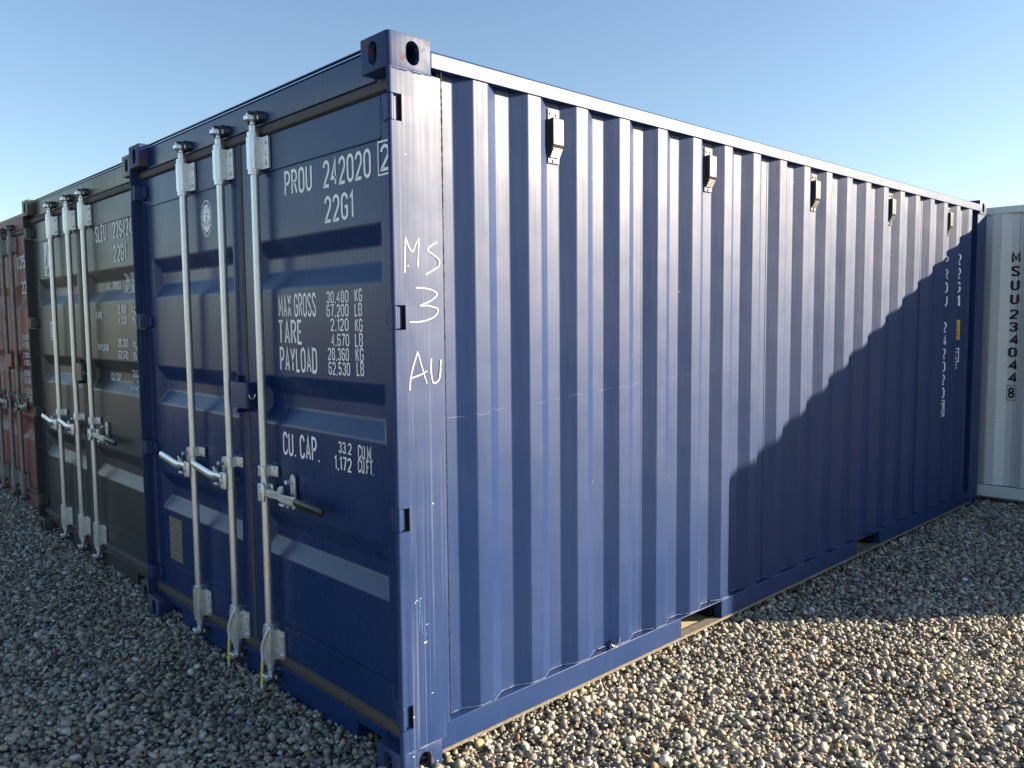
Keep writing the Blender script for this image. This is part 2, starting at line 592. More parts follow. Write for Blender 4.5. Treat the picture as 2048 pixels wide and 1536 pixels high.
HINGES = ((.204, .289), (.912, .994), (1.608, 1.692), (2.301, 2.390))
RODS = (-1.767, -1.345, -1.010)
YR = .022          # rod centre plane
YD = .058          # door frame face
ZD0, ZD1 = .188, 2.418
GROOVES = ((.623, .827), (1.204, 1.408), (1.779, 1.983))


def bead(pts, r, seed=0, jit=.35):
    mb = MB(); rnd = random.Random(seed)
    out = []
    for i in range(len(pts) - 1):
        a, b = Vector(pts[i]), Vector(pts[i + 1])
        n = max(1, int((b - a).length / .012))
        for k in range(n): out.append(a.lerp(b, k / n))
    out.append(Vector(pts[-1]))
    mb.tube(out, [r * (1 + jit * rnd.uniform(-1, 1)) for _ in out], 6)
    return mb


def rod_set(root, xr, direction, mats, grip, straight):
    """one locking bar with brackets, cams, handle and catch; direction +1 handle to the right"""
    zinc = mats['zinc']
    rod = MB().cyl((xr, YR), .0172, .13, 2.44, 'z', 18).build('locking_bar', zinc, root, 40)
    for zc in (2.345, .228):
        mb = MB()
        h = .066
        mb.prism([(xr - .034, .056), (xr - .031, .012), (xr - .020, -.002), (xr + .010, -.003), (xr + .028, .010), (xr + .034, .044), (xr + .080, .046), (xr + .080, .056)], zc - h, zc + h, 'z')
        mb.bbox(xr - .046, xr - .033, .046, .056, zc - h * .9, zc + h * .9, .003)
        for dz in (.042, -.042):
            mb.cyl((xr + .058, zc + dz), .009, .038, .047, 'y', 8)
        mb.cyl((xr + .058, zc - .008), .005, .040, .047, 'y', 6)
        mb.cyl((xr - .0315, .0), .001, zc, zc + .001)
        mb.build('bearing_bracket', zinc, rod, 25, bevel=.002)
        MB().cyl((xr, YR), .0265, zc + h, zc + h + .020, 'z', 16).build('collar', zinc, rod, 40)
        MB().cyl((xr, YR), .0262, zc - h - .022, zc - h, 'z', 16).build('collar', zinc, rod, 40)
    for top in (True, False):
        s = 1 if top else -1
        z0 = 2.432 if top else .142
        mb = MB().cyl((xr, YR), .0185, z0, z0 + s * .030, 'z', 8)
        mb.cyl((xr, YR), .012, z0 + s * .030, z0 + s * .046, 'z', 10)
        za, zb = sorted((z0 + s * .046, z0 + s * .066))
        mb.prism([(xr - .026, -.002), (xr - .008, -.016), (xr + .020, -.010), (xr + .024, .012), (xr + .044, .022), (xr + .040, .040), (xr + .012, .036), (xr - .012, .044), (xr - .034, .036), (xr - .020, .020)], za, zb)
        za, zb = sorted((z0 + s * .060, z0 + s * .078))
        mb.prism([(xr - .010, -.004), (xr + .012, -.006), (xr + .016, .024), (xr - .010, .028)], za, zb)
        mb.build('cam', mats['camz'], rod, 25, bevel=.003)
        # keeper welded on header / sill
        k = MB()
        za, zb = sorted((z0 + s * .040, z0 + s * .082))
        k.prism([(xr + .020, .050), (xr + .017, .022), (xr + .028, .010), (xr + .040, .016), (xr + .044, .050)], za, zb)
        k.prism([(xr + .044, .050), (xr + .046, .026), (xr + .056, .022), (xr + .070, .050)], za + .006, zb - .014)
        k.prism([(xr + .004, .050), (xr + .002, -.004), (xr + .016, -.008), (xr + .022, .004), (xr + .020, .050)], max(za, zb) - .012 if top else min(za, zb), max(za, zb) if top else min(za, zb) + .012)
        k.prism([(xr - .044, .050), (xr - .040, .016), (xr - .030, .012), (xr - .022, .050)], za, zb - .012)
        za, zb = sorted((z0 + s * .068, z0 + s * .090))
        k.box(xr - .022, xr + .018, .030, .050, za, zb)
        k.build('cam_keeper', 'keeper', rod, 25, bevel=.003)
    # guide strap
    g = MB()
    g.prism([(xr - .030, .056), (xr - .026, .010), (xr - .016, .000), (xr + .014, .000), (xr + .024, .010), (xr + .028, .044), (xr + .068, .046), (xr + .068, .056)], .975, 1.022)
    for dz in (.012, -.012):
        g.cyl((xr + .052, .999 + dz), .005, .040, .047, 'y', 6)
    g.build('guide_strap', zinc, rod, 25, bevel=.002)
    # handle
    d = direction
    zh = .912
    hub = MB()
    hub.bbox(*sorted((xr - .004 * d, xr + .044 * d)), -.014, .004, zh - .040, zh + .036, .006)
    hub.bbox(*sorted((xr + .014 * d, xr + .052 * d)), .026, .040, zh - .030, zh + .032, .004)
    hub.cyl((xr + .026 * d, zh), .009, -.020, -.014, 'y', 10)
    hub.build('handle_hub', zinc, rod, 25, bevel=.003)
    xs = lambda t: xr + t * d
    h = MB()
    if grip:
        h.prism([(xs(.030), zh - .016), (xs(.150), zh - .016), (xs(.165), zh - .022), (xs(.30), zh - .022), (xs(.30), zh + .012), (xs(.165), zh + .012), (xs(.150), zh + .016), (xs(.030), zh + .016)], .002, .012, 'y')
        h.build('handle', zinc, rod, 25, bevel=.002)
        gm = MB().tube([(xs(.29), .006, zh - .005), (xs(.32), .005, zh - .006), (xs(.50), .002, zh - .010), (xs(.515), .002, zh - .010)], [.017, .019, .019, .010], 10, .6)
        gm.build('handle_grip', 'black_plastic', rod, 40)
    else:
        h.tube([(xs(.020), .006, zh - .002), (xs(.060), .006, zh + .004), (xs(.100), -.002, zh + .012), (xs(.140), -.004, zh + .004), (xs(.20), .002, zh + .004), (xs(.29), .000, zh + .020), (xs(.37), -.004, zh + .032), (xs(.38), -.004, zh + .034)],
               [.017, .018, .016, .020, .022, .021, .020, .013], 8, .5)
        h.build('handle', zinc, rod, 45)
    xc = .185 if grip else .115
    c = MB()
    c.prism([(p[0], p[1]) for p in oval(xs(xc + .015), zh + .018, .036, .15)], .044, .054, 'y')
    c.cyl((xs(xc + .012), zh + .062), .010, .014, .046, 'y', 10)
    c.prism([(xs(xc - .018), zh + .020), (xs(xc + .016), zh + .020), (xs(xc + .022), zh + .052), (xs(xc - .002), zh + .046), (xs(xc - .022), zh + .030)], -.008, .004, 'y')
    c.bbox(*sorted((xs(xc - .014), xs(xc + .022))), -.006, .044, zh - .036, zh - .026, .003)
    c.cyl((xs(xc + .014), zh - .040), .008, .018, .046, 'y', 10)
    c.build('handle_catch', zinc, rod, 30, bevel=.002)
    return rod


def door(root, x0, x1, hinge_right, pm, xi0, xi1):
    """framed door with a pressed steel sheet; x0<x1; xi0,xi1 = sheet edges"""
    fr = MB()
    fr.box(x0, xi0, YD, YD + .05, ZD0, ZD1)
    fr.box(xi1, x1, YD, YD + .05, ZD0, ZD1)
    fr.box(xi0, xi1, YD + .001, YD + .05, 2.271, ZD1)
    fr.box(xi0, xi1, YD + .001, YD + .05, ZD0, .322)
    d = fr.build('door', pm, root, 25, bevel=.004)
    sh = MB()
    y = YD + .0035
    zs = [.322] + [z for g in GROOVES for z in g] + [2.271]
    for i in range(0, len(zs), 2):
        for xa, xb in ((xi0, xi0 + .012), (xi0 + .012, xi1 - .012), (xi1 - .012, xi1)):
            sh.add([(xa, y, zs[i]), (xb, y, zs[i]), (xb, y, zs[i + 1]), (xa, y, zs[i + 1])], [(0, 1, 2, 3)])
    gx0, gx1 = xi0 + .012, xi1 - .012
    for a, b in GROOVES:
        yi = y + .036; s = .072; sx = .055
        o = [(gx0, y, a), (gx1, y, a), (gx1, y, b), (gx0, y, b)]
        n = [(gx0 + sx, yi, a + s), (gx1 - sx, yi, a + s), (gx1 - sx, yi, b - s), (gx0 + sx, yi, b - s)]
        sh.add(o + n, [(0, 1, 5, 4), (1, 2, 6, 5), (2, 3, 7, 6), (3, 0, 4, 7), (4, 5, 6, 7)])
        sh.add([(xi0, y, a), (gx0, y, a), (gx0, y, b), (xi0, y, b)], [(0, 1, 2, 3)])
        sh.add([(gx1, y, a), (xi1, y, a), (xi1, y, b), (gx1, y, b)], [(0, 1, 2, 3)])
    p = sh.build('pressed_sheet', pm, d, 0, fix=True)
    bm = bmesh.new(); bm.from_mesh(p.data)
    bmesh.ops.remove_doubles(bm, verts=bm.verts, dist=1e-5)
    bmesh.ops.recalc_face_normals(bm, faces=bm.faces)
    if sum(f.normal.y * f.calc_area() for f in bm.faces) > 0:
        bmesh.ops.reverse_faces(bm, faces=bm.faces)
    es = [e for e in bm.edges if len(e.link_faces) == 2 and e.calc_face_angle(0) > .2]
    bmesh.ops.bevel(bm, geom=es, offset=.008, segments=3, profile=.5, affect='EDGES')
    bm.to_mesh(p.data); bm.free()
    for q in p.data.polygons: q.use_smooth = True
    w = p.modifiers.new('wn', 'WEIGHTED_NORMAL'); w.keep_sharp = False
    # raised lines where the sheet is welded to the frame
    for zc in (2.271, .322):
        MB().box(xi0 + .004, xi1 - .004, YD - .003, YD + .0005, zc - .003, zc + .003).build('weld_line', pm, d, 20, bevel=.001)
    return d


def hinge(root, z0, z1, left, pm):
    fn = mirx if left else None
    mb = MB()
    zc = (z0 + z1) / 2
    mb.cyl((-.0120, .0130), .0115, z0 + .002, z1 - .002, 'z', 14)
    mb.prism([(-.014, .010), (-.022, .006), (-.046, .010), (-.052, .046), (-.014, .046)], z0 + .004, z1 - .004)
    mb.prism([(-.040, z0 + .004), (-.040, z1 - .004), (-.080, z1 - .006), (-.108, z1 - .022), (-.110, z0 + .022), (-.080, z0 + .006)], .046, .057, 'y')
    mb.prism([(-.062, zc - .024), (-.062, zc + .024), (-.096, zc + .016), (-.096, zc - .016)], .042, .0465, 'y')
    mb.build('hinge', pm, root, 30, bevel=.003, fn=fn)


def post_profile(notch):
    if notch:
        return [(-.0005, .052), (-.0005, .178), (-.006, .222), (-.060, .222), (-.060, .052)]
    pr = [(-.0005, .178), (-.006, .222), (-.060, .222), (-.060, .056), (-.017, .054), (-.016, .006)]
    pr += [(-.012, .001)] + [(-.011 + .011 * math.cos(a), .011 + .011 * math.sin(a)) for a in [math.pi * (1.5 + .5 * i / 7) for i in range(8)]]
    return pr


def corner_post(root, left, rear, pm):
    def fn(p):
        x, y, z = p
        if left: x = -CW - x
        if rear: y = CL - y
        return (x, y, z)
    mb = MB()
    z = .118
    if rear:
        mb.prism([(-.001, .002), (-.001, .222), (-.05, .222), (-.05, .05), (-.12, .05), (-.12, .002)], .118, 2.473)
    else:
        for a, b in HINGES:
            mb.prism(post_profile(False), z, a)
            mb.prism(post_profile(True), a, b)
            z = b
        mb.prism(post_profile(False), z, 2.473)
        for a, b in HINGES:
            MB().box(-.058, -.0025, .0505, .0515, a + .001, b - .001).build('hinge_recess_shade', 'dark', root, 0, fn=fn)  # thin near-black plate paints the shade inside the notch
    return mb.build('corner_post', pm, root, 28, fn=fn)


def container(name, loc, rz, label, pal, gear=True, pockets=((1.685, 2.045), (3.675, 4.040)), phase=0.0, group=None, vents=(), detail=True, grip=True):
    root = empty(name, loc, rz, label, 'container', group)
    pm, pd, pp, pc = pal['paint'], pal['door'], pal['post'], pal['cast']
    # castings
    for sz in (0, 1):
        for sy in (0, 1):
            for sx in (0, 1):
                o = bpy.data.objects.new('corner_casting', cast_variant(sx, sy, sz, pc))
                COL.objects.link(o); o.parent = root
                if sz and not (sx or sy) or (sz == 0): pass
    for left in (False, True):
        for rear in (False, True):
            corner_post(root, left, rear, pp if not rear else pm)
    # header, sill
    hd = MB()
    hd.prism([(.052, 2.462), (.050, 2.470), (.050, 2.566), (.058, 2.580), (.175, 2.580), (.175, 2.462)], -CW + .150, -.150, 'x')
    hd.box(-CW + .166, -.166, .045, .060, 2.581, 2.588)
    hd.box(-CW + .024, -CW + .150, .056, .150, 2.44, 2.475)
    hd.box(-.150, -.024, .056, .150, 2.44, 2.475)
    hd.build('door_header', pd, root, 25, bevel=.003)
    sl = MB()
    for a, b, lo in ((-CW + .162, -2.225, .098), (-2.225, -2.075, .098), (-2.075, -.363, .012), (-.363, -.213, .098), (-.213, -.162, .098)):
        sl.box(a, b, .050, .16, lo, .134)
    sl.box(-CW + .024, -CW + .162, .056, .15, .118, .134); sl.box(-.162, -.024, .056, .15, .118, .134)
    sl.build('door_sill', pd, root, 25, bevel=.002)
    # side walls
    pts, X = prof_pts(phase)
    ztop, zbot = 2.500, .178
    n = 0
    seams = [DARK0 + phase + 4 * k * PITCH - .012 for k in range(1, 5)]
    cuts = [pts[0][0]] + seams + [pts[-1][0]]
    for i in range(5):
        a, b = cuts[i] + (.0018 if i else 0), cuts[i + 1] - (.0018 if i < 4 else 0)
        pp_ = [(a, X(a))] + [p for p in pts if a < p[0] < b] + [(b, X(b))]
        mb = MB()
        zr = [zbot, .9, 1.7, ztop]
        vs = [(x - .0012 * (i % 2), y, z) for z in zr for (y, x) in pp_]
        k = len(pp_)
        fs = [(r * k + j, r * k + j + 1, (r + 1) * k + j + 1, (r + 1) * k + j) for r in range(len(zr) - 1) for j in range(k - 1)]
        mb.add(vs, fs)
        mb.build('side_panel', pm, root, 60, wn=True)
    vs = [(-CW - x, y, z) for z in (zbot, ztop) for (y, x) in pts]; k = len(pts)
    MB().add(vs, [(j, k + j, k + j + 1, j + 1) for j in range(k - 1)]).build('side_panel', pm, root, 60, wn=True)
    MB().box(-.12, -.09, .23, 5.84, .18, 2.49).build('interior_shade_sheet', 'dark', root, 0)  # black sheet paints the unlit inside seen through the seam gaps
    # end wall with vertical corrugation
    ep = [(y - 3.0, x) for (y, x) in prof_pts(0, 3.06, 5.38)[0]]
    vs = [(-CW + .062 + (y - .06), CL - .03 + x, z) for z in (.15, 2.48) for (y, x) in ep]; k = len(ep)
    MB().add(vs, [(j, k + j, k + j + 1, j + 1) for j in range(k - 1)]).build('end_panel', pm, root, 60, wn=True)
    # roof
    rf = MB()
    for i in range(20):
        a = .18 + i * (CL - .36) / 20; b = a + (CL - .36) / 20
        rf.prism([(a, 2.540), (b, 2.540), (b, 2.550), (b - .06, 2.5605), (a + .06, 2.5605), (a, 2.550)], -CW + .05, -.05, 'x')
    rf.build('roof_panel', pm, root, 25)
    for left in (False, True):
        fn = mirx if left else None
        tr = MB().prism([(-.0005, 2.500), (-.0005, 2.552), (-.006, 2.558), (-.060, 2.560), (-.060, 2.500)], .1785, CL - .1785, 'y')
        tr.build('top_side_rail', pm, root, 25, bevel=.002, fn=fn)
        ys = [.1785] + [v for p in pockets for v in p] + [CL - .1785]
        br = MB()
        for i in range(0, len(ys), 2):
            br.box(-.052, -.004, ys[i], ys[i + 1], .074, .1705)
        y = ys[0]
        for i in range(len(pockets)):
            br.box(-.052, -.005, pockets[i][0] - .001, pockets[i][1] + .001, .164, .1698)
        br.build('bottom_side_rail', pm, root, 25, bevel=.003, fn=fn)
        lip = MB().box(-.060, -.001, .1795, CL - .1795, .060, .0735)
        lip.build('rail_flange', 'tan', root, 25, bevel=.002, fn=fn)
    for a, b in pockets:
        pk = MB()
        pk.box(-CW + .062, -.062, a - .004, a, .050, .165)
        pk.box(-CW + .062, -.062, b, b + .004, .050, .165)
        pk.box(-CW + .062, -.062, a - .004, b + .004, .166, .170)
        pk.build('fork_pocket', pal.get('under', 'dark'), root, 20)
        MB().box(-.50, -.062, a, b, .051, .060).build('pocket_floor', 'wood', root, 20)
    MB().box(-CW + .07, -.07, .17, CL - .05, .171, .2).build('floor', 'dark', root, 0)
    # weld beads along the visible side
    if detail:
        bead([(x + .001, y, .1745) for (y, x) in pts], .0038, 3).build('weld_seam', pal['weld'], root, 60)
        bead([(-.0075, .2245, .185), (-.0085, .2248, 1.3), (-.0075, .2245, 2.495)], .0034, 6, .3).build('sealant_bead', 'dark', root, 60)
        bead([(-.004, .006, .1185), (-.001, .02, .1185), (-.001, .178, .1185)], .005, 4, .6).build('weld_seam', pal['weld'], root, 60)
        bead([(-.004, .006, 2.4725), (-.001, .02, 2.4725), (-.001, .178, 2.4725)], .0035, 5, .6).build('weld_seam', pal['weld'], root, 60)
    if gear:
        # gaskets
        gk = lambda x0, x1, z0, z1, mt: MB().prism([(.060, z0), (.048, z0 + .006), (.044, (z0 + z1) / 2), (.048, z1 - .006), (.060, z1)], x0, x1, 'x').build('door_gasket', mt, root, 30)
        gk(-CW + .018, -.018, ZD1, 2.4615, 'rubber_dusty'); gk(-CW + .018, -.018, .1345, ZD0, 'rubber_dusty')
        vk = lambda x0, x1, mt: MB().prism([(x0, .064), (x0 + .003, .056), ((x0 + x1) / 2, .053), (x1 - .003, .056), (x1, .064)], ZD0, ZD1).build('door_gasket', mt, root, 30)
        vk(-1.235, -1.203, 'rubber_dusty'); vk(-CW + .018, -CW + .036, 'rubber_dusty'); vk(-.036, -.018, 'rubber')
        MB().box(-CW + .03, -.03, .112, .118, .14, 2.45).build('door_backing', 'dark', root, 0)
        dl = door(root, -CW + .036, -1.235, False, pd, -2.325, -1.318)
        dr = door(root, -1.203, -.036, True, pd, -1.120, -.132)
        for a, b in HINGES:
            hinge(root, a, b, False, pp); hinge(root, a, b, True, pp)
        # lock box on the left door, covering the gap
        lb = MB()
        lb.bbox(-1.262, -1.100, -.006, .058, 1.262, 1.376, .008)
        lb.bbox(-1.275, -1.262, .030, .057, 1.270, 1.400, .003)
        lb.cyl((-1.215, 1.246), .010, .0, .05, 'y', 10)
        lk = lb.build('lock_box', pd, dl, 25, bevel=.004)
        MB().tube([(-1.0985, .020 + .014 * math.cos(a), 1.325 + .020 * math.sin(a)) for a in [math.pi * (1 + i / 8) for i in range(9)]], .003, 6).build('lock_box_slot', pal['zincname'], dl, 40)
        for i, xr in enumerate(RODS):
            rod_set(root, xr, 1 if i == 2 else -1, pal, grip and i == 2, True)
        root['_d'] = 1
        del root['_d']
        return root, dl, dr
    else:
        MB().box(-CW + .03, -.03, .06, .11, .13, 2.46).build('end_panel', pm, root, 20)
    return root, None, None


GROUP = 'twenty foot shipping containers in the gravel yard'
P_BLUE = dict(paint='blue', door='blue_door', post='blue_post', cast='blue_cast', weld='weld', zinc='zinc', zincname='zinc', cam='cam', camz='zinc', under='dark')
P_GREEN = dict(paint='green', door='green', post='green', cast='green_cast', weld='green', zinc='zinc', zincname='zinc', cam='cam', camz='zinc')
P_RED = dict(paint='red', door='red', post='red_cast', cast='red_cast', weld='red', zinc='zinc_old', zincname='zinc_old', cam='zinc_old', camz='zinc_old')
P_WHITE = dict(paint='white', door='white', post='white', cast='white', weld='white', zinc='zinc', zincname='zinc', cam='cam', camz='zinc')

# ------------------------------------------------------------------ ground
def gravel_ground_mat():
    M = NT('gravel_bed')
    v = M.coord(out='Object')
    vo = M.n('ShaderNodeTexVoronoi', feature='F1')
    vo.inputs['Scale'].default_value = 45
    M.l(v, vo.inputs['Vector'])
    sep = M.n('ShaderNodeSeparateColor')
    M.l(vo.outputs['Color'], sep.inputs[0])
    rp = M.n('ShaderNodeValToRGB')
    e = rp.color_ramp.elements
    e[0].position = 0; e[0].color = (.03, .029, .027, 1)
    e[1].position = 1; e[1].color = (.46, .43, .36, 1)
    k = rp.color_ramp.elements.new(.5); k.color = (.24, .22, .185, 1)
    M.l(sep.outputs[0], rp.inputs[0])
    M.l(rp.outputs[0], M.b.inputs['Base Color'])
    M.b.inputs['Roughness'].default_value = .8
    h = M.math('SUBTRACT', 1.0, vo.outputs['Distance'])
    M.l(M.bump(h, 1.0, .02), M.b.inputs['Normal'])
    return M.m


def pebble_mat():
    M = NT('pebble_stone')
    at = M.n('ShaderNodeAttribute', attribute_type='INSTANCER', attribute_name='tint')
    v = M.coord((1, 1, 1))
    oi = M.n('ShaderNodeAttribute', attribute_type='INSTANCER', attribute_name='seed')
    va = M.n('ShaderNodeVectorMath', operation='ADD')
    M.l(v, va.inputs[0]); M.l(oi.outputs['Vector'], va.inputs[1])
    f = M.noise(va.outputs[0], 5.0, 4, .6)
    g = M.noise(va.outputs[0], 22.0, 3, .6)
    base = M.mix(1.0, at.outputs['Color'], M.mix(M.ramp(f, .3, .7), (.78, .78, .80, 1), (1.15, 1.13, 1.08, 1)), 'MULTIPLY')
    base = M.mix(M.ramp(g, .62, .75, 0, .35), base, (.10, .095, .085, 1))
    M.l(base, M.b.inputs['Base Color'])
    M.l(M.ramp(g, .3, .7, .36, .62), M.b.inputs['Roughness'])
    M.l(M.bump(g, .3, .05), M.b.inputs['Normal'])
    return M.m


MAT['ground'] = gravel_ground_mat()
MAT['pebble'] = pebble_mat()
gs = 400
gb = MB()
gb.add([(-gs, -gs, .000), (gs, -gs, .000), (gs, gs, .000), (-gs, gs, .000)], [(0, 1, 2, 3)])
go = gb.build('ground', 'ground', None, 0)
go['kind'] = 'structure'; go['label'] = 'flat yard floor of compacted grey gravel'; go['category'] = 'ground'


def pebble_shapes(n):
    col = bpy.data.collections.new('pebble_shapes')
    for i in range(n):
        bm = bmesh.new()
        bmesh.ops.create_icosphere(bm, subdivisions=2, radius=.5)
        rnd = random.Random(100 + i)
        off = Vector((rnd.uniform(0, 90), rnd.uniform(0, 90), rnd.uniform(0, 90)))
        fl = rnd.uniform(.48, .80); el = rnd.uniform(.55, .98)
        ang = rnd.random() < .65
        planes = [(Vector((rnd.gauss(0, 1), rnd.gauss(0, 1), rnd.gauss(0, 1))).normalized(), rnd.uniform(.30, .42)) for _ in range(7 if ang else 3)]
        for v in bm.verts:
            p = v.co.copy()
            p *= 1 + .34 * noise.noise(p * 1.7 + off) + .10 * noise.noise(p * 4.5 + off)
            for nrm, dd in planes:
                e = p.dot(nrm) - dd
                if e > 0: p -= nrm * e * .85
            v.co = Vector((p.x, p.y * el, p.z * fl))
        me = bpy.data.meshes.new('pebble'); bm.to_mesh(me); bm.free()
        for p in me.polygons: p.use_smooth = True
        me.materials.append(MAT['pebble'])
        o = bpy.data.objects.new('pebble', me)
        col.objects.link(o)
    return col


def project(P):
    d = P - np.array(CAM['loc'])
    z = d @ FW
    zz = np.where(z > .05, z, .05)
    return 1024 + CAM['f'] * (d @ RT) / zz, 768 - CAM['f'] * (d @ UP) / zz, z


FOOT = ((-CW, 0, 0, CL), (-2.56 - CW, -2.56, .06, CL), (-5.06 - CW, -5.06, .18, CL), (-2.458, 3.6, 6.2, 8.6))


def scatter(step, region, jitter, pad):
    xs = np.arange(region[0], region[1], step); ys = np.arange(region[2], region[3], step)
    X, Y = np.meshgrid(xs, ys); X = X.ravel(); Y = Y.ravel()
    X = X + RNG.uniform(-jitter, jitter, X.size) * step; Y = Y + RNG.uniform(-jitter, jitter, Y.size) * step
    P = np.stack([X, Y, np.zeros_like(X)], 1)
    u, v, z = project(P)
    k = (z > .3) & (u > -pad) & (u < 2048 + pad) & (v < 1536 + pad)
    inside = np.zeros(X.size, bool)
    for a, b, c, d in ((-CW, 0, 0, CL), (-2.56 - CW, -2.56, .06, CL), (-5.06 - CW, -5.06, .18, CL), (-2.458, 3.6, 6.2, 8.6)):
        inside |= (X > a + .12) & (X < b - .12) & (Y > c + .16) & (Y < d - .1)
    k &= ~inside & (Y < 6.9)
    return P[k]


def gravel():
    A = scatter(.0185, (-11.0, 4.6, -3.6, 6.9), .55, 750)
    B = scatter(.055, (-11.0, 4.6, -3.6, 6.9), .50, 750)
    sa = np.exp(RNG.normal(math.log(.0208), .34, len(A))).clip(.010, .048)
    sb = np.exp(RNG.normal(math.log(.030), .32, len(B))).clip(.018, .052)
    P = np.concatenate([A, B]); S = np.concatenate([sa, sb])
    n = len(P)
    und = np.array([noise.noise(Vector((p[0] * 1.3, p[1] * 1.3, 3.1))) * .012 + noise.noise(Vector((p[0] * 5, p[1] * 5, 8.1))) * .006 for p in P])
    P[:, 2] = .022 + und + RNG.uniform(-.013, .008, n) + np.concatenate([np.zeros(len(A)), np.full(len(B), .006)])
    rot = np.stack([RNG.normal(0, .38, n), RNG.normal(0, .38, n), RNG.uniform(0, 6.283, n)], 1)
    pal = np.array([(.52, .48, .39), (.44, .41, .34), (.34, .32, .27), (.62, .59, .52), (.24, .225, .20), (.11, .105, .10), (.46, .37, .25), (.46, .29, .15), (.28, .16, .11), (.30, .31, .32), (.38, .35, .20), (.70, .68, .63)])
    light = np.array([.24, .20, .13, .15, .07, .02, .06, .015, .01, .04, .012, .06]); dark = np.array([.10, .12, .14, .04, .18, .20, .04, .02, .05, .10, .01, .02])
    light = np.cumsum(light / light.sum()); dark = np.cumsum(dark / dark.sum())
    patch = np.array([.5 + 1.5 * noise.noise(Vector((p[0] * 2.2, p[1] * 2.2, 40.0))) + .8 * noise.noise(Vector((p[0] * 9, p[1] * 9, 60.0))) for p in P]).clip(.05, .95)
    cum = np.where((RNG.uniform(0, 1, n) > patch * .75)[:, None], light[None], dark[None])
    ci = (RNG.uniform(0, 1, n)[:, None] > cum).sum(1).clip(0, len(pal) - 1)
    C = pal[ci] * np.array([.84, .825, .79]) * RNG.uniform(.8, 1.2, (n, 1)) * RNG.uniform(.95, 1.05, (n, 3))
    me = bpy.data.meshes.new('gravel')
    me.vertices.add(n)
    me.vertices.foreach_set('co', P.ravel())
    a = me.attributes.new('rot', 'FLOAT_VECTOR', 'POINT'); a.data.foreach_set('vector', rot.ravel())
    a = me.attributes.new('size', 'FLOAT', 'POINT'); a.data.foreach_set('value', S)
    a = me.attributes.new('pick', 'INT', 'POINT'); a.data.foreach_set('value', RNG.integers(0, 18, n).astype(np.int32))
    a = me.attributes.new('tint', 'FLOAT_COLOR', 'POINT'); a.data.foreach_set('color', np.concatenate([C.clip(0, 1), np.ones((n, 1))], 1).ravel())
    a = me.attributes.new('seed', 'FLOAT_VECTOR', 'POINT'); a.data.foreach_set('vector', RNG.uniform(0, 60, (n, 3)).ravel())
    o = bpy.data.objects.new('gravel', me); COL.objects.link(o)
    o['kind'] = 'stuff'; o['label'] = 'loose rounded grey and beige pebbles covering the yard'; o['category'] = 'gravel'
    ng = bpy.data.node_groups.new('scatter_pebbles', 'GeometryNodeTree')
    ng.interface.new_socket('Geometry', in_out='INPUT', socket_type='NodeSocketGeometry')
    ng.interface.new_socket('Geometry', in_out='OUTPUT', socket_type='NodeSocketGeometry')
    N = ng.nodes; Lk = ng.links
    gi = N.new('NodeGroupInput'); gout = N.new('NodeGroupOutput')
    ci_ = N.new('GeometryNodeCollectionInfo'); ci_.inputs['Collection'].default_value = pebble_shapes(18)
    ci_.inputs['Separate Children'].default_value = True; ci_.inputs['Reset Children'].default_value = True
    ip = N.new('GeometryNodeInstanceOnPoints'); ip.inputs['Pick Instance'].default_value = True
    def attr(nm, ty):
        q = N.new('GeometryNodeInputNamedAttribute'); q.data_type = ty; q.inputs['Name'].default_value = nm
        return [s for s in q.outputs if s.enabled and s.name == 'Attribute'][0]
    m2p = N.new('GeometryNodeMeshToPoints')
    Lk.new(gi.outputs[0], m2p.inputs[0])
    Lk.new(m2p.outputs[0], ip.inputs['Points'])
    Lk.new(ci_.outputs[0], ip.inputs['Instance'])
    Lk.new(attr('pick', 'INT'), ip.inputs['Instance Index'])
    e2r = N.new('FunctionNodeEulerToRotation')
    Lk.new(attr('rot', 'FLOAT_VECTOR'), e2r.inputs[0])
    Lk.new(e2r.outputs[0], ip.inputs['Rotation'])
    Lk.new(attr('size', 'FLOAT'), ip.inputs['Scale'])
    Lk.new(ip.outputs[0], gout.inputs[0])
    md = o.modifiers.new('pebbles', 'NODES'); md.node_group = ng
    print('pebbles', n)


gravel()

# ------------------------------------------------------------------ the containers
blue, bdl, bdr = container('shipping_container', (0, 0, 0), 0, 'navy blue container in front with corrugated side half in sunlight', P_BLUE, group=GROUP)
green, gdl, gdr = container('shipping_container', (-2.56, .06, 0), 0, 'dark grey-green container standing between the navy and the red one', P_GREEN, group=GROUP, detail=False)
red, rdl, rdr = container('shipping_container', (-5.06, .18, 0), 0, 'faded red container with weathered bars at the far left', P_RED, group=GROUP, detail=False, grip=False)
white, _, _ = container('shipping_container', (-2.458, 6.2, 0), math.radians(-90), 'pale grey container standing crosswise behind the navy one', P_WHITE, gear=False, pockets=((2.775, 3.135), (4.825, 5.185)), group=GROUP, detail=False, phase=0.1500)

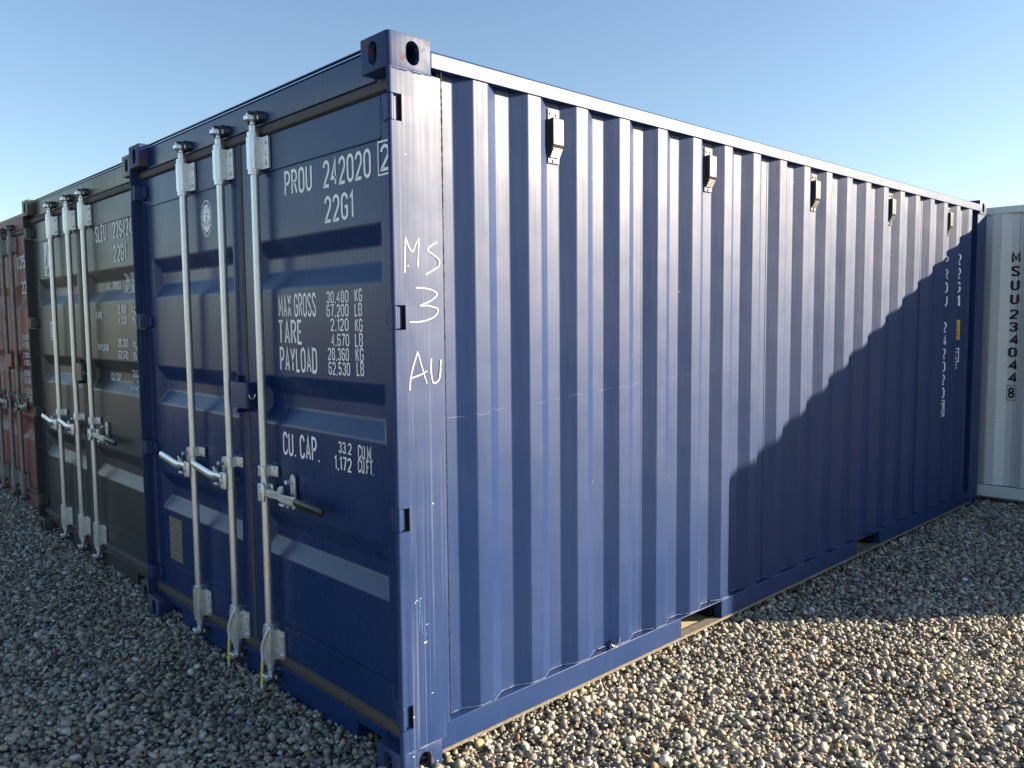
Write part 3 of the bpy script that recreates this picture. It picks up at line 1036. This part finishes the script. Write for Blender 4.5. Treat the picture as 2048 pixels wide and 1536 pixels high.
# ---- lettering on the blue doors
YL = YD + .0035 - .0012
lettering(bdr, [('PROU', -.827, -.609, 2.149, 2.251), ('242020', -.525, -.202, 2.146, 2.249), ('22G1', -.521, -.320, 2.014, 2.115),
    ('MAX GROSS', -.910, -.604, 1.658, 1.755), ('TARE', -.913, -.724, 1.547, 1.648), ('PAYLOAD', -.911, -.608, 1.433, 1.536),
    ('30,480', -.524, -.368, 1.709, 1.755), ('67,200', -.526, -.370, 1.657, 1.705), ('2,120', -.500, -.372, 1.603, 1.651), ('4,670', -.499, -.371, 1.545, 1.593), ('28,360', -.524, -.374, 1.490, 1.539), ('62,530', -.523, -.369, 1.434, 1.485),
    ('KG', -.327, -.277, 1.710, 1.759), ('LB', -.329, -.279, 1.657, 1.706), ('KG', -.328, -.278, 1.600, 1.649), ('LB', -.331, -.277, 1.544, 1.596), ('KG', -.330, -.276, 1.490, 1.542), ('LB', -.325, -.275, 1.437, 1.491),
    ('CU. CAP.', -.908, -.610, 1.076, 1.177), ('33.2', -.465, -.373, 1.134, 1.179), ('1,172', -.497, -.375, 1.066, 1.121), ('CU.M.', -.329, -.232, 1.127, 1.180), ('CU.FT.', -.331, -.225, 1.074, 1.127)], YL)
lettering(bdr, [('[2]', -.154, -.066, 2.142, 2.260)], YD - .0012)

# ---- round seal on the left door
def ellipse_ring(mb, cx, cz, a0, b0, a1, b1, y, t0=0, t1=360, n=48):
    k = len(mb.v)
    pts = []
    for i in range(n + 1):
        t = math.radians(t0 + (t1 - t0) * i / n)
        pts += [(cx + a0 * math.cos(t), y, cz + b0 * math.sin(t)), (cx + a1 * math.cos(t), y, cz + b1 * math.sin(t))]
    mb.add(pts, [(2 * i, 2 * i + 1, 2 * i + 3, 2 * i + 2) for i in range(n)])


def seal(parent, cx, cz, a, b, y):
    mb = MB()
    ellipse_ring(mb, cx, cz, a * .93, b * .95, a, b, y)
    ellipse_ring(mb, cx, cz, .0, .0, a * .73, b * .76, y)
    for i in range(22):
        t = 20 + i * 14.5
        if 70 < t % 360 < 110: continue
        ellipse_ring(mb, cx, cz, a * .80, b * .83, a * .87, b * .90, y, t, t + 9 - (i % 3) * 2, 3)
    for dz in (.0, .016):
        mb.add([(cx + s * a * .5, y - .0006, cz - b * .52 - dz + abs(s) * .018) for s in (-1, 0, 1)] + [(cx + s * a * .5, y - .0006, cz - b * .52 - dz - .006 + abs(s) * .018) for s in (-1, 0, 1)], [(0, 1, 4, 3), (1, 2, 5, 4)])
    mb.build('round_emblem', 'letter', parent, 0, fix=False)
    dk = MB(); yy = y - .0008
    dk.add([(cx - .002, yy, cz - b * .45), (cx + .002, yy, cz - b * .45), (cx + .003, yy, cz + b * .05), (cx - .003, yy, cz + b * .05)], [(0, 1, 2, 3)])
    ellipse_ring(dk, cx, cz + b * .02, 0, 0, .006, .007, yy, n=12)
    for s in (-1, 1):
        for k in range(2):
            x = cx + s * (.012 + .014 * k); z = cz - b * (.40 - .12 * k)
            dk.add([(x, yy, z), (x + s * .012, yy, z + .018), (x + s * .016, yy, z + .016), (x + s * .004, yy, z - .004)], [(0, 1, 2, 3)])
    rr = random.Random(5)
    for k in range(16):
        x = cx + rr.uniform(-.5, .35) * a; z = cz + rr.uniform(.12, .58) * b
        dk.add([(x, yy, z), (x + .006, yy, z + .002), (x + .005, yy, z + .006), (x - .001, yy, z + .004)], [(0, 1, 2, 3)])
    dk.build('emblem_mark', 'sticker_blue', parent, 0, fix=False)


seal(bdl, -1.596, 2.136, .064, .086, YL)

# ---- approval plates
def plate(parent, x0, x1, z0, z1, y, mat='plate'):
    mb = MB().box(x0, x1, y - .003, y, z0, z1)
    o = mb.build('approval_plate', mat, parent, 0, bevel=.001)
    for x in (x0 + .008, x1 - .008):
        for z in (z0 + .008, z1 - .008):
            MB().cyl((x, z), .003, y - .005, y - .003, 'y', 8).build('rivet', 'zinc', o, 40)


plate(bdl, -2.225, -2.055, .352, .588, YD + .0033)
plate(gdl, -2.13, -1.93, .335, .590, YD + .0033, 'vent_grey')

# ---- lettering on the grey-green doors (local coordinates)
gx = 2.56
lettering(gdr, [(t, a + gx, b + gx, c, d) for t, a, b, c, d in [
    ('SLEU', -3.449, -3.235, 2.159, 2.268), ('229424', -3.111, -2.781, 2.162, 2.266), ('22G1', -3.113, -2.891, 2.018, 2.121)]], YL - .002, 'letter_old', stroke=.155)
for t, a, b, c, d in [('MAX. GROSS', -3.399, -3.113, 1.855, 1.906), ('30,480', -3.015, -2.842, 1.894, 1.945), ('67,200', -3.025, -2.842, 1.824, 1.873), ('TARE', -3.508, -3.387, 1.672, 1.718), ('2.100', -3.078, -2.935, 1.703, 1.755), ('4.630', -3.078, -2.935, 1.638, 1.684),
    ('kg', -2.840, -2.781, 1.703, 1.756), ('lb', -2.832, -2.781, 1.637, 1.685), ('PAYLOAD', -3.499, -3.290, 1.465, 1.511), ('28.380', -3.106, -2.927, 1.495, 1.548), ('62.570', -3.107, -2.937, 1.423, 1.473), ('kg', -2.84, -2.785, 1.495, 1.548), ('lb', -2.84, -2.79, 1.423, 1.473),
    ('CU. CAP.', -3.376, -3.182, 1.273, 1.325), ('33.2', -2.970, -2.865, 1.311, 1.357), ('1,173', -2.979, -2.857, 1.239, 1.286), ('CU.M.', -2.831, -2.715, 1.311, 1.357), ('CU.FT.', -2.831, -2.705, 1.239, 1.286)]:
    # follow the pressed sheet where a groove crosses the line
    v, f = fit_text(t, a + gx, b + gx, c, d, .16)
    def dep(z):
        for g0, g1 in GROOVES:
            if g0 < z < g1: return min(1, min(z - g0, g1 - z) / .072) * .036
        return 0
    MB().add([(p[0], YL + dep(p[1]) - .002, p[1]) for p in v], f).build('lettering', 'letter_old', gdr, 0, fix=False)
# square logo and sticker on the left grey-green door
lg = MB().box(-2.115, -1.900, YL - .001, YL + .0005, 2.005, 2.250).build('logo_sticker', 'letter_old', gdl, 0)
MB().add([(-2.095, YL - .0022, 2.075), (-1.915, YL - .0022, 2.075), (-1.99, YL - .0022, 2.235), (-2.005, YL - .0022, 2.235)], [(0, 1, 2, 3)]).build('logo_mark', 'sticker_blue', lg, 0, fix=False)
ms = MB()
ms.add([(-2.03, YL - .003, 2.075), (-1.94, YL - .003, 2.075), (-2.002, YL - .003, 2.215)], [(0, 1, 2)])
ms.build('logo_mark', 'letter_old', lg, 0, fix=False)
v, f = fit_text('SES', -2.075, -1.93, 2.015, 2.062, .2)
MB().add([(p[0], YL - .0022, p[1]) for p in v], f).build('lettering', 'letter_black', lg, 0, fix=False)
st = MB().box(-2.04, -1.925, YL - .001, YL + .0005, 1.522, 1.662).build('small_sticker', 'letter_old', gdl, 0)
ellipse = MB(); ellipse_ring(ellipse, -1.982, 1.60, .022, .030, .036, .048, YL - .002)
ellipse.box(-2.03, -1.935, YL - .0022, YL - .0016, 1.53, 1.546)
ellipse.build('sticker_mark', 'sticker_purple', st, 0, fix=False)

# ---- lettering on the red door
rx = 5.06
rows = ['30,480 KG', '67,200 LB', '2,180 KG', '4,810 LB', '28,300 KG', '62,390 LB', '33.2 CU.M', '1,172 CU.FT']
it = [('D', -6.300, -6.225, 2.130, 2.240), ('U', -6.035, -5.985, 2.13, 2.24), ('25', -5.945, -5.76, 2.13, 2.24), ('22G', -5.92, -5.68, 1.91, 2.02)]
z = 1.505
for i, r in enumerate(rows):
    it.append((r, -6.00, -5.70, z, z + .050)); z -= .066 if i % 2 == 0 else .092
lettering(rdr, [(t, a + rx, b + rx, c, d) for t, a, b, c, d in it], YL - .002, 'letter_old')
for zc in (1.30, ):
    pass

# ---- chalk and scratches on the blue corner post and side
def chalk_strokes(parent, strokes, mat, w, name, x=.0012, seed=1, fnx=None):
    rnd = random.Random(seed)
    mb = MB()
    for s in strokes:
        # smooth with Catmull-Rom, then ribbon
        P = [s[0]] + list(s) + [s[-1]]
        line = []
        for i in range(1, len(P) - 2):
            for t in np.linspace(0, 1, 7)[:-1]:
                q = [.5 * (2 * P[i][k] + (P[i + 1][k] - P[i - 1][k]) * t + (2 * P[i - 1][k] - 5 * P[i][k] + 4 * P[i + 1][k] - P[i + 2][k]) * t * t + (3 * P[i][k] - P[i - 1][k] - 3 * P[i + 1][k] + P[i + 2][k]) * t ** 3) for k in (0, 1)]
                line.append((q[0] + rnd.uniform(-1, 1) * .0006, q[1] + rnd.uniform(-1, 1) * .0006))
        line.append(s[-1])
        for rep in range(3):
            oy, oz = rnd.uniform(-.25, .25) * w, rnd.uniform(-.2, .2) * w
            i0 = 0
            while i0 < len(line) - 1:
                i1 = min(len(line) - 1, i0 + rnd.randint(3, 14))
                part = [(p[0] + oy, p[1] + oz) for p in line[i0:i1 + 1]]
                if len(part) >= 2:
                    v, f = ribbon(part, w * rnd.uniform(.28, .75))
                    mb.add([((fnx(p[0]) if fnx else 0) + x + rep * .00012, p[0], p[1]) for p in v], f)
                i0 = i1 + (1 if rnd.random() < .35 else 0)
    return mb.build(name, mat, parent, 0, fix=False)


chalk_strokes(blue, [
    [(.049, 1.800), (.052, 1.86), (.055, 1.918)], [(.055, 1.918), (.072, 1.882), (.086, 1.872)], [(.086, 1.872), (.100, 1.900), (.112, 1.918)], [(.112, 1.918), (.108, 1.87), (.104, 1.822)],
    [(.190, 1.912), (.158, 1.893), (.150, 1.880), (.176, 1.866), (.200, 1.848), (.196, 1.828), (.160, 1.808), (.140, 1.797)]], 'chalk', .0056, 'chalk_mark', seed=1)
chalk_strokes(blue, [[(.096, 1.752), (.150, 1.748), (.186, 1.732), (.160, 1.708), (.112, 1.690), (.150, 1.690), (.188, 1.678), (.172, 1.652), (.120, 1.636), (.068, 1.634)]], 'chalk', .0056, 'chalk_mark', seed=2)
chalk_strokes(blue, [[(.063, 1.402), (.070, 1.455), (.098, 1.532)], [(.098, 1.532), (.118, 1.470), (.136, 1.420)], [(.064, 1.442), (.100, 1.450), (.138, 1.464)],
    [(.156, 1.506), (.154, 1.462), (.160, 1.426), (.174, 1.420), (.192, 1.440), (.199, 1.500)]], 'chalk', .0058, 'chalk_mark', seed=3)
rs = random.Random(21)
sm = []
for k in range(9):
    y_ = .086 + rs.uniform(-.006, .007); z_ = .665 - rs.uniform(0, .09)
    sm.append([(y_, z_), (y_ + rs.uniform(-.002, .003), z_ - rs.uniform(.008, .02)), (y_ + rs.uniform(-.003, .004), z_ - rs.uniform(.022, .045))])
for k in range(4):
    y_ = .105 + rs.uniform(-.006, .006); z_ = .542 - rs.uniform(0, .02)
    sm.append([(y_, z_), (y_ + .003, z_ - .006), (y_ + .001, z_ - .012)])
chalk_strokes(blue, sm, 'bluesmear', .0026, 'paint_smear', seed=4)
sw = []
for k in range(14):
    cy, cz = rs.choice([(.060, .655), (.078, .662), (.108, .497), (.116, .560), (.100, .500), (.128, .30)])
    y_ = cy + rs.uniform(-.010, .010); z_ = cz + rs.uniform(-.004, .005)
    sw.append([(y_, z_), (y_ + rs.uniform(.002, .004), z_ + rs.uniform(0, .002)), (y_ + rs.uniform(.005, .010), z_ + rs.uniform(.001, .003))])
chalk_strokes(blue, sw, 'chalk', .0016, 'scuff_mark', seed=5)
# faint hand-drawn line across the corrugations
fx = lambda y: PROFX(y) - XO + .0005
line = []
y = .26
rr = random.Random(9)
while y < 2.45:
    line.append((y, 1.285 + .055 * (y - .26) + rr.uniform(-.006, .006)))
    y += .035
segs = [line[i:i + 3] for i in range(0, len(line) - 3, 3)]
chalk_strokes(blue, [s for s in segs if max(abs(fx(p[0]) - fx(s[0][0])) for p in s) < .03], 'chalk_faint', .0013, 'scratch', x=XO + .001, seed=6, fnx=lambda y: PROFX(y) - XO)

# ---- markings on the far end of the blue side wall
def stacked(parent, chars, yc, w, z1, z0, mat, boxed=None):
    n = len(chars); h = (z1 - z0) / n
    for i, ch in enumerate(chars):
        if ch == ' ': continue
        vs, fs = fit_text(ch, yc - w / 2, yc + w / 2, z1 - (i + 1) * h + h * .10, z1 - i * h - h * .10, .15)
        yield_v = []
        bm = bmesh.new()
        bv = [bm.verts.new((0, p[0], p[1])) for p in vs]
        for q in fs:
            try: bm.faces.new([bv[j] for j in q])
            except ValueError: pass
        bmesh.ops.subdivide_edges(bm, edges=bm.edges[:], cuts=2, use_grid_fill=True)
        for v_ in bm.verts: v_.co.x = PROFX(v_.co.y) + .0022
        me = bpy.data.meshes.new('lettering'); bm.to_mesh(me); bm.free()
        me.materials.append(MAT[mat])
        o = bpy.data.objects.new('lettering', me); COL.objects.link(o); o.parent = parent


def inner_centre(y):
    k = round((y - (DARK0 + .2425)) / PITCH)
    return DARK0 + .2425 + k * PITCH


y1c = inner_centre(5.26); y2c = inner_centre(5.54); XI = XO - DEPTH
y1c += .010; y2c += .014


def profile_patch(name, mat, ya, yb, za, zb, lift):
    mb = MB(); n_ = 12
    for q in range(n_):
        a_, b_ = ya + (yb - ya) * q / n_, ya + (yb - ya) * (q + 1) / n_
        mb.add([(PROFX(a_) + lift, a_, za), (PROFX(b_) + lift, b_, za), (PROFX(b_) + lift, b_, zb), (PROFX(a_) + lift, a_, zb)], [(0, 1, 2, 3)])
    return mb.build(name, mat, blue, 0, fix=False)


stacked(blue, 'PROU 242020', y1c, .062, 2.12, .985, 'letter')
stacked(blue, '2', y1c, .050, .972, .855, 'letter')
fb = MB()
for (a, b, c, d) in ((-.034, .034, .848, .855), (-.034, .034, .972, .979), (-.034, -.028, .855, .972), (.028, .034, .855, .972)):
    n_ = 6
    for i in range(n_):
        ya, yb = y1c + a + (b - a) * i / n_, y1c + a + (b - a) * (i + 1) / n_
        fb.add([(PROFX(ya) + .0022, ya, c), (PROFX(yb) + .0022, yb, c), (PROFX(yb) + .0022, yb, d), (PROFX(ya) + .0022, ya, d)], [(0, 1, 2, 3)])
fb.build('check_digit_frame', 'letter', blue, 0, fix=False)
stacked(blue, '22G1', y2c, .062, 2.150, 1.705, 'letter')
profile_patch('yellow_sticker', 'yellow', y2c - .036, y2c + .036, 1.450, 1.609, .0022)
for zz_ in (1.475, 1.505, 1.535, 1.560):
    profile_patch('sticker_mark', 'letter_black', y2c - .004, y2c + .022 - (zz_ - 1.475) * .1, zz_, zz_ + .016, .0030)
for (a, b, c, d) in ((-.036, .036, 1.266, 1.274), (-.036, .036, 1.374, 1.382), (-.036, -.029, 1.274, 1.374), (.029, .036, 1.274, 1.374)):
    profile_patch('capacity_frame', 'letter', y2c + a, y2c + b, c, d, .0022)
stacked(blue, 'C', y2c, .040, 1.368, 1.280, 'letter')
stacked(blue, '3', y2c, .036, 1.262, 1.205, 'letter')

# ---- vents under the top rail
def vent(parent, yc):
    x = XO - DEPTH
    yc0, yc1 = yc - .034, yc + .034
    b = MB().box(x + .001, x + .006, yc0, yc1, 2.262, 2.478).build('vent', 'vent_grey', parent, 20, bevel=.003)
    MB().prism([(x + .006, 2.285), (x + .006, 2.436), (x + .030, 2.438), (x + .034, 2.434), (x + .034, 2.334), (x + .030, 2.326)], yc0 + .003, yc1 - .003, 'y').build('vent_cover', 'vent_grey', b, 20, bevel=.003)
    g = MB()
    for i in range(6):
        t = (i + .5) / 6
        xx = x + .009 + .020 * t; zz = 2.289 + .034 * t
        g.box(xx - .002, xx + .0025, yc0 + .008, yc1 - .008, zz - .006, zz - .001)
    g.build('vent_louvre', 'black_plastic', b, 20)
    for (dy, z_) in ((-.017, 2.457), (.017, 2.457), (0, 2.274)):
        MB().cyl((yc + dy, z_), .0075, x + .006, x + .010, 'x', 8).build('screw', 'black_plastic', b, 20)


for yv in (.860, 1.965, 3.085, 4.190, 5.300):
    k = round((yv - (DARK0 + .2425)) / PITCH)
    vent(blue, DARK0 + .2425 + k * PITCH)

# ---- lashing ring on the bottom rail
lr = MB().tube([(.002, 1.130, .172), (.004, 1.132, .200), (.006, 1.150, .186), (.006, 1.172, .178), (.004, 1.190, .190), (.002, 1.196, .214)], .004, 6)
lr.build('lashing_ring', 'cam', blue, 40)

# ---- stacked number on the pale container
def white_text(chars, xc, w, z1, z0):
    n = len(chars); h = (z1 - z0) / n
    for i, ch in enumerate(chars):
        if ch == ' ': continue
        v, f = fit_text(ch, xc - w / 2, xc + w / 2, z1 - (i + 1) * h + h * .11, z1 - i * h - h * .11, .21)
        MB().add([(WX + .0015, p[0], p[1]) for p in v], f).build('lettering', 'letter_black', white, 0, fix=False)


WPTS, WPX = prof_pts(0.1500)
wc = .180 + 2.458
WX = WPX(wc)
z_ = [2.176, 2.064, 1.955, 1.845]
tops = dict(zip(range(10), [2.176 - i * .1103 for i in range(10)]))
white_text('MSUU', wc, .070, 2.188, 1.720)
white_text('234044', wc, .070, 1.705, 1.060)
white_text('8', wc, .048, 1.045, .920)
fb = MB()
for (a, b, c, d) in ((-.036, .036, .918, .923), (-.036, .036, 1.042, 1.047), (-.036, -.032, .923, 1.042), (.032, .036, .923, 1.042)):
    fb.add([(WX + .0015, wc + a, c), (WX + .0015, wc + b, c), (WX + .0015, wc + b, d), (WX + .0015, wc + a, d)], [(0, 1, 2, 3)])
fb.build('check_digit_frame', 'letter_black', white, 0, fix=False)

# ---- plastic cable ties left on two locking bars
def cable_tie(x, label):
    root = empty('cable_tie', (x, YR, .12), 0, label, 'cable tie', 'cable ties on the navy door bars')
    lp = MB().tube([(.026, -.010, .19), (.022, -.026, .17), (.002, -.034, .125), (-.022, -.030, .09), (-.028, -.024, .03)], .0058, 6)
    lp.tube([(.026, -.010, .19), (.016, -.016, .203), (-.004, -.022, .20)], .0035, 6)
    lp.build('tie_strap', 'white_plastic', root, 40)
    MB().tube([(-.028, -.026, .03), (-.031, -.028, -.02), (-.030, -.030, -.075)], .0095, 6, .5).build('yellow_tag', 'yellow_tape', root, 40)
    MB().tube([(-.030, -.030, -.075), (-.034, -.030, -.11), (-.028, -.030, -.135)], [.009, .012, .005], 6, .5).build('tie_end', 'white_plastic', root, 40)


cable_tie(RODS[1], 'white and yellow cable tie hanging from the middle locking bar of the navy doors')
cable_tie(RODS[2], 'white and yellow cable tie hanging from the right locking bar of the navy doors')
